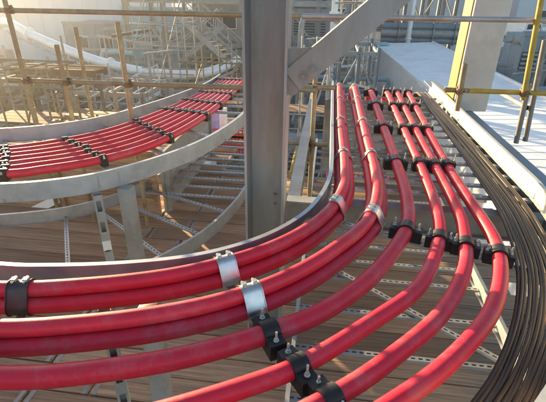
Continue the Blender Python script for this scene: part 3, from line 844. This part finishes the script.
# frames and pipe racks
steel_frame(bx(132, 26), bx(242, 26), 26, 30, GZ, 1.6, 4, (-4.2, -1.8, .6), 'beige', 'beige braced steel frame rising behind the stair', .26)
steel_frame(bx(-40, 15), bx(62, 15), 15, 18, GZ, -1.9, 4, (-4.3, -3.0, -2.0), 'rust', 'rusty pipe rack at the far left under the white curved pipe', .16)
steel_frame(bx(64, 14), bx(138, 14), 14, 16.5, GZ, -2.0, 3, (-4.6, -2.1), 'beige', 'low beige pipe rack beyond the rear tray', .15)
steel_frame(bx(286, 24), bx(345, 24), 24, 27, GZ, 1.4, 3, (-4, -1.6, .6), 'grey', 'grey steel frame seen between the column and the brace', .2)
steel_frame(bx(340, 15), bx(378, 15), 15, 18, GZ, -.4, 3, (-4.5, -3.2, -2, -.6), 'bluegrey', 'dense blue-grey rack beside the end of the white roof', .12)
steel_frame(bx(398, 37), bx(446, 37), 37, 41, GZ, 3.0, 4, (-3, -.8, 1.6), 'beige', 'pale beige lattice frame beyond the white roof', .25)
steel_frame(bx(510, 23), bx(565, 23), 23, 26, GZ, -.6, 3, (-4, -2.4, -.9), 'bluegrey', 'blue-grey steel frame on the far right', .2)
# stair and beige panels behind the column
stair((bx(238, 20), 20, zz(66, 20)), (bx(184, 22), 22, zz(14, 22)), .8, 'galv_dull', 'pale steel stair rising to the left behind the column', 13)
stair((bx(176, 24), 24, zz(70, 24)), (bx(222, 24), 24, zz(30, 24)), 1.0, 'beige', 'beige steel stair rising to the right below the pale stair', 12)
block(bx(196, 31), bx(246, 31), 31, 36, GZ, 3.2, 'beige', 'beige clad building behind the steel stairs', .9, [(.3, -1.2, .9, .8), (.7, -1.2, .9, .8)], louv=[(.5, -4.2, 3, 1)])
block(bx(128, 33), bx(190, 33), 33, 38, GZ, -.2, 'teal', 'pale teal panelled building left of the stairs', .8, [(.3, -2.6, 1.2, .9), (.75, -2.6, 1.2, .9)])
# centre
block(bx(284, 30), bx(352, 30), 30, 40, GZ, 3.4, 'grey', 'grey plant building with louvre bands seen right of the column', .7, [(.8, -.6, 1, .8)], louv=[(.3, -1.4, 2.6, 1.0), (.3, .2, 2.6, 1.0), (.72, -3.4, 2.0, 1.2)])
pipe([(bx(331, 22), 22, GZ), (bx(331, 22), 22, 2.6)], .16, 'white_pipe', 'white vertical pipe just left of the diagonal brace', flanges=(.4, .75))
pipe([(bx(300, 20), 20, GZ), (bx(300, 20), 20, -.3), (bx(304, 20), 20.2, .1), (bx(330, 20), 20.4, .15), (bx(360, 20), 20.4, .15)], .13, 'galv_dull', 'grey pipe rising and turning right behind the brace', sm=.2)
# right background
block(bx(352, 44), bx(455, 44), 44, 54, GZ, 4.5, 'clad', 'pale blue-grey hall across the background beyond the white roof', 1.2, louv=[(.3, -2.2, 5, 1.4), (.75, -2.2, 4, 1.4)])
for k, (py, r, mm) in enumerate(((26, .22, 'bluegrey'), (33, .30, 'galv_dull'), (40, .20, 'bluegrey'))):
    Yp = 34
    pipe([(bx(378, Yp), Yp, zz(py, Yp, 400)), (bx(462, Yp), Yp, zz(py, Yp, 400))], r, mm, ('upper', 'middle thick', 'lower')[k]+' horizontal pipe beyond the far end of the white roof', flanges=(.2, .6, .85))
pipe([(bx(405, 33), 33, GZ), (bx(405, 33), 33, 3)], .17, 'white_pipe', 'white vertical pipe beyond the far end of the white roof', flanges=(.5, .8))
block(bx(505, 40), bx(580, 40), 40, 52, GZ, 4, 'clad', 'pale hall at the right edge of the background', 1.3, [(.4, -1, 1.4, 1)], louv=[(.25, -4, 3, 1.4)])
block(bx(517, 26), bx(532, 26), 26, 29, GZ, zz(22, 26, 524), 'white', 'small white cabin tower with a dark window on the far right', .9, [(.3, zz(34, 26, 524), .35, .5), (.68, zz(34, 26, 524), .35, .5)])
tank(bx(510, 22), 22, GZ, zz(60, 22, 510), .42, 'post', 'pale cone-topped tank between the broad post and the yellow upright', True)
block(bx(519, 19), bx(537, 19), 19, 21, GZ, zz(36, 19, 528), 'bluegrey', 'blue-grey box unit in front of the small white cabin tower', .4, louv=[(.5, zz(70, 19, 528), .6, .7)], name='plant_unit', cat='plant unit')
tank(bx(560, 17), 17, GZ, -2.2, 1.0, 'bluegrey', 'blue-grey domed tank at the right edge')

# clutter on the ground: pipes, units, drums, cable drums
def unit(x, y, z, sx, sy, h, m, label, name='plant_unit', cat='plant unit'):
    root = empty(name, (x, y, z)); tag(root, label, cat, 'plant units on the ground')
    part(root, MB().box(x-sx/2, x+sx/2, y-sy/2, y+sy/2, z+.12, z+h, c=.03), 'casing', m)
    part(root, MB().box(x-sx*.45, x+sx*.45, y-sy*.45, y+sy*.45, z, z+.118), 'plinth', 'dark')
    l = MB()
    for i in range(6): l.bar((x-sx*.35, y-sy/2-.02, z+h*(.35+.09*i)), (x+sx*.35, y-sy/2-.02, z+h*(.35+.09*i)), .05, .03, (0, -.6, .8))
    part(root, l, 'louvre', 'dark')
    part(root, MB().tube([(x+sx*.2, y, z+h), (x+sx*.2, y, z+h+.35)], .10, 12), 'vent_stack', 'grey', 40)
    return root
cols_ = [('clad', 'pale grey'), ('bluegrey', 'blue-grey'), ('beige', 'beige'), ('grey', 'mid-grey'), ('white', 'white'), ('rust', 'rusty'), ('teal', 'teal'), ('yellow', 'yellow'), ('dark', 'near-black')]
rnd = random.Random(11)
k = 0
for px0, px1, ya, yb, cnt, where in ((-10, 130, 10, 13.5, 12, 'at the left beyond the rear tray'), (-10, 130, 18.5, 38, 26, 'under the white curved pipe'), (135, 242, 11, 25, 20, 'before the steel stairs'),
                                     (286, 372, 9, 23, 18, 'right of the tall column'), (380, 445, 33, 36.5, 6, 'beyond the end of the white roof'), (518, 570, 21, 31, 12, 'right of the broad post')):
    for i in range(cnt):
        Yq = rnd.uniform(ya, yb); x = bx(rnd.uniform(px0, px1), Yq); mm, nm = rnd.choice(cols_)
        h = rnd.uniform(.9, 2.6)
        sz = rnd.uniform(.6, 1.8)
        unit(x, Yq, GZ, sz, rnd.uniform(.6, 1.4), h, mm, '%s %s plant unit on the ground %s' % ('tall' if h > 1.9 else 'low' if h < 1.3 else 'middling', nm, where))
for i in range(46):
    Yq = rnd.uniform(9, 32); pz = rnd.uniform(GZ+.6, -1.6) if Yq > 14 else rnd.uniform(GZ+.4, -3)
    px = rnd.choice([rnd.uniform(-20, 235), rnd.uniform(290, 368), rnd.uniform(495, 560)])
    if px > 490: Yq = max(Yq, 22); px = max(px, 515)
    x = bx(px, Yq); L = rnd.uniform(1.2, 5) if px < 490 else 1.2; mm, nm = rnd.choice(cols_[:8]); r = rnd.uniform(.04, .14)
    if rnd.random() < .5: pts = [(x-L/2, Yq, pz), (x+L/2-.3, Yq, pz), (x+L/2, Yq, pz-.3), (x+L/2, Yq, GZ)]; ori = 'elbowed'
    elif rnd.random() < .5: pts = [(x, Yq-L/2, pz), (x, Yq+L/2, pz), (x, Yq+L/2+.3, pz-.3), (x, Yq+L/2+.3, GZ)]; ori = 'receding'
    else: pts = [(x, Yq, GZ), (x, Yq, pz-.25), (x+.25, Yq, pz), (x+L*.4, Yq, pz)]; ori = 'upright'
    where = 'left of the column' if px < 240 else 'right of the column' if px < 400 else 'right of the broad post'
    pipe(pts, r, mm, '%s %s %s pipe among the plant %s' % ('thick' if r > .1 else 'thin' if r < .065 else 'medium', nm, ori, where), group='pipes among the plant', flanges=(.25, .6), sm=.15, seg=10)
# walkways with guardrails in the middle distance, left
def walkway(x0, x1, y0, y1, z, m, label):
    root = empty('walkway', ((x0+x1)/2, (y0+y1)/2, z)); tag(root, label, 'walkway')
    b = MB(); n = int((y1-y0)/.12)
    for i in range(n+1): b.bar((x0, y0+(y1-y0)*i/n, z), (x1, y0+(y1-y0)*i/n, z), .03, .04)
    part(root, b, 'grating', m)
    for y in (y0-.05, y1+.05): part(root, MB().bar((x0, y, z-.06), (x1, y, z-.06), .06, .2), 'edge_beam', m)
    for x in (x0+.1, (x0+x1)/2, x1-.1): part(root, MB().bar((x, (y0+y1)/2, GZ), (x, (y0+y1)/2, z-.16), .07, .07), 'leg', m)
w1 = at_y(20, 66, 12); w2 = at_y(102, 66, 12)
walkway(w1.x, w2.x, 11.6, 12.2, w1.z, 'rust', 'narrow rusty walkway below the white curved pipe')
guardrail((bx(70, 12), 12.6, -3), (bx(138, 14), 15.6, -2.4), 'clad', 'pale guardrail slanting away beyond the rear tray', 1.1, 1.0)
def scaffold_bay(x0, x1, y0, y1, z0, z1, nx, nz, m, label, r=.026, boards=True):
    root = empty('scaffold_bay', (x0, y0, z0)); tag(root, label, 'scaffold')
    rr = random.Random(int(x0*97)+nx)
    for i in range(nx+1):
        x = x0+(x1-x0)*i/nx
        for y in (y0, y1): part(root, MB().tube([(x, y, z0), (x+rr.uniform(-.04, .04), y, z1+rr.uniform(-.1, .7))], r, 8), 'standard', m, 40)
        for k in range(1, nz+1): part(root, MB().tube([(x+.05, y0-.25, z0+(z1-z0)*k/nz-.06), (x+.05, y1+.25, z0+(z1-z0)*k/nz-.06)], r, 8), 'transom', m, 40)
    for k in range(1, nz+1):
        z = z0+(z1-z0)*k/nz
        for y in (y0, y1):
            part(root, MB().tube([(x0-.3, y-.05, z), (x1+.3, y-.05, z)], r, 8), 'ledger', m, 40)
            part(root, MB().tube([(x0-.3, y-.05, z-(z1-z0)/nz*.5), (x1+.3, y-.05, z-(z1-z0)/nz*.5)], r, 8), 'guard_tube', m, 40)
        if boards and k % 2 == 1:
            for q in range(4): part(root, MB().box(x0-.1, x1+.1, y0+.05+(y1-y0-.1)*q/4, y0+.03+(y1-y0-.1)*(q+1)/4, z+.03, z+.065), 'board', 'wood')
    for i in range(nx):
        for k in range(nz):
            if (i+k) % 2: part(root, MB().tube([(x0+(x1-x0)*i/nx, y0-.1, z0+(z1-z0)*k/nz), (x0+(x1-x0)*(i+1)/nx, y0-.1, z0+(z1-z0)*(k+1)/nz)], r, 8), 'brace', m, 40)
    return root
scaffold_bay(bx(-30, 10), bx(40, 10), 9.9, 11.1, GZ, -.55, 3, 4, 'tube', 'brown scaffold at the far left below the guardrail tubes')
scaffold_bay(bx(32, 7.6), bx(118, 7.6), 7.3, 8.1, GZ, -1.2, 4, 5, 'tube', 'tan scaffold close behind the bend of the rear tray', boards=False)
scaffold_bay(bx(48, 13), bx(128, 13), 13, 14.2, GZ, -1.5, 4, 4, 'galv_dull', 'grey scaffold standing beyond the bend of the rear tray')
scaffold_bay(bx(40, 19), bx(128, 19), 17.5, 18.3, GZ, -2.4, 4, 3, 'beige', 'pale scaffold just in front of the curved white pipe')
scaffold_bay(bx(136, 17), bx(186, 17), 17, 18.2, GZ, .9, 3, 4, 'galv_dull', 'tall thin grey scaffold left of the steel stairs', boards=False)
scaffold_bay(bx(196, 15), bx(243, 15), 14, 15.0, GZ, -.9, 3, 4, 'tube', 'brown scaffold in front of the steel stairs')
scaffold_bay(bx(290, 13), bx(330, 13), 12.2, 13.2, GZ, -.5, 3, 4, 'galv_dull', 'grey scaffold right behind the tall column')
scaffold_bay(bx(338, 19.5), bx(372, 19.5), 19.2, 20.2, GZ, .8, 3, 5, 'beige', 'pale scaffold between the column and the end of the white roof')
scaffold_bay(bx(514, 19.5), bx(562, 19.5), 19.3, 20.2, GZ, -.6, 3, 3, 'galv_dull', 'grey scaffold at the right edge beyond the yellow upright')
# cable ducts and conduits strung between the frames
rnd2 = random.Random(5)
for i in range(34):
    Yq = rnd2.uniform(11, 30); a = rnd2.choice([rnd2.uniform(0, 200), rnd2.uniform(40, 230), rnd2.uniform(290, 350)]); b = a+rnd2.uniform(25, 80)
    b = min(b, 244) if a < 244 else min(b, 372)
    py = rnd2.uniform(45, 110) if Yq < 20 else rnd2.uniform(22, 75)
    p0, p1 = at_y(a, py, Yq), at_y(b, py+rnd2.uniform(-9, 9), Yq+rnd2.uniform(-1, 3))
    if min(p0.z, p1.z) < GZ+.3: continue
    mm, nm = rnd2.choice([('clad', 'pale'), ('grey', 'mid-grey'), ('dark', 'near-black'), ('galv_dull', 'dull grey'), ('beige', 'beige')])
    root = empty('cable_duct', p0); tag(root, '%s cable duct strung between the frames %s' % (nm, 'left of the column' if a < 244 else 'right of the column'), 'cable duct', 'cable ducts among the plant')
    wv = rnd2.choice((.06, .10, .16)); part(root, MB().bar(p0, p1, wv, rnd2.choice((.05, .09, .14))), 'duct', mm)
    for f in (.12, .88):
        q = p0.lerp(p1, f); part(root, MB().bar((q.x, q.y+.08, GZ), (q.x, q.y+.08, q.z+.05), .06, .06), 'leg', 'galv_dull')
for i, (px, Yq, top, wv, mm, nm) in enumerate(((500, 34, 40, 1.6, 'dark', 'near-black'), (512, 24, 48, 1.2, 'bluegrey', 'blue-grey'), (540, 20, 62, 1.0, 'grey', 'mid-grey'), (549, 21, 40, 1.4, 'clad', 'pale'))):
    x = bx(px, Yq); unit(x, Yq, GZ, wv, .9, zz(top, Yq, px)-GZ, mm, '%s tall cabinet stack behind the yellow upright at the right edge' % nm)
for i, (pa, pb, py, Yq, r, mm, nm) in enumerate(((512, 549, 66, 19.5, .07, 'bluegrey', 'blue-grey'), (513, 552, 74, 18.8, .05, 'galv_dull', 'dull grey'), (510, 546, 50, 21, .09, 'rust', 'rusty'), (506, 546, 34, 25, .10, 'white_pipe', 'white'))):
    p0, p1 = at_y(pa, py, Yq), at_y(pb, py-4, Yq); pipe([p0, p1, p1+V((.15, 0, -.15)), V((p1.x+.15, p1.y, GZ))], r, mm, '%s pipe crossing between the broad post and the right edge' % nm, flanges=(.2,), sm=.2)
# bits seen low between the trays
def drum(x, y, z, r, h, m, label):
    b = MB(); prof = [(.001, 0), (r, 0), (r*1.02, .02), (r, .04), (r, h*.33), (r*1.03, h*.35), (r, h*.37), (r, h*.64), (r*1.03, h*.66), (r, h*.68), (r, h-.03), (r*1.03, h-.01), (r*.97, h), (r*.96, h-.02), (.001, h-.02)]
    seg = 24
    b.add([V((x+q*math.cos(2*math.pi*k/seg), y+q*math.sin(2*math.pi*k/seg), z+zq)) for q, zq in prof for k in range(seg)],
          [(i*seg+k, i*seg+(k+1) % seg, (i+1)*seg+(k+1) % seg, (i+1)*seg+k) for i in range(len(prof)-1) for k in range(seg)])
    tag(b.build('plastic_drum', m, smooth=40), label, 'drum')
drum(bx(208, 7.9), 7.9, DZ, .16, .5, 'purple', 'lilac drum standing beyond the rear trays')
drum(bx(217, 8.3), 8.3, DZ, .16, .48, 'white', 'white drum standing beside the lilac drum')
def mesh_barrier(x0, x1, y, z0, z1, label):
    b = MB(); nx, nz = int((x1-x0)/.07), int((z1-z0)/.07)
    for i in range(nx+1): b.bar((x0+(x1-x0)*i/nx, y, z0), (x0+(x1-x0)*i/nx, y, z1), .022, .006, (0, 1, 0))
    for k in range(nz+1): b.bar((x0, y+.004, z0+(z1-z0)*k/nz), (x1, y+.004, z0+(z1-z0)*k/nz), .006, .026)
    tag(b.build('mesh_barrier', 'net', smooth=0), label, 'barrier')
mb0, mb1 = at_y(214, 152, 7.6), at_y(246, 131, 7.6)
mesh_barrier(mb0.x, mb1.x, 7.6, mb0.z, mb1.z, 'small red plastic mesh barrier behind the column, beyond the rear tray')

# ------------------------------------------------------------------ haze over the plant
hzb = MB().box(-320, 320, -130, 440, GZ-1.2, 6.2).build('haze', 'dark', smooth=0)
hm = bpy.data.materials.new('haze'); hm.use_nodes = True
hn = hm.node_tree; hn.nodes.clear()
ho = hn.nodes.new('ShaderNodeOutputMaterial'); pv = hn.nodes.new('ShaderNodeVolumePrincipled')
pv.inputs['Color'].default_value = (.95, .95, .97, 1); pv.inputs['Density'].default_value = .0014; pv.inputs['Anisotropy'].default_value = .78
hn.links.new(pv.outputs[0], ho.inputs['Volume'])
hzb.data.materials.clear(); hzb.data.materials.append(hm)
tag(hzb, kind='stuff')
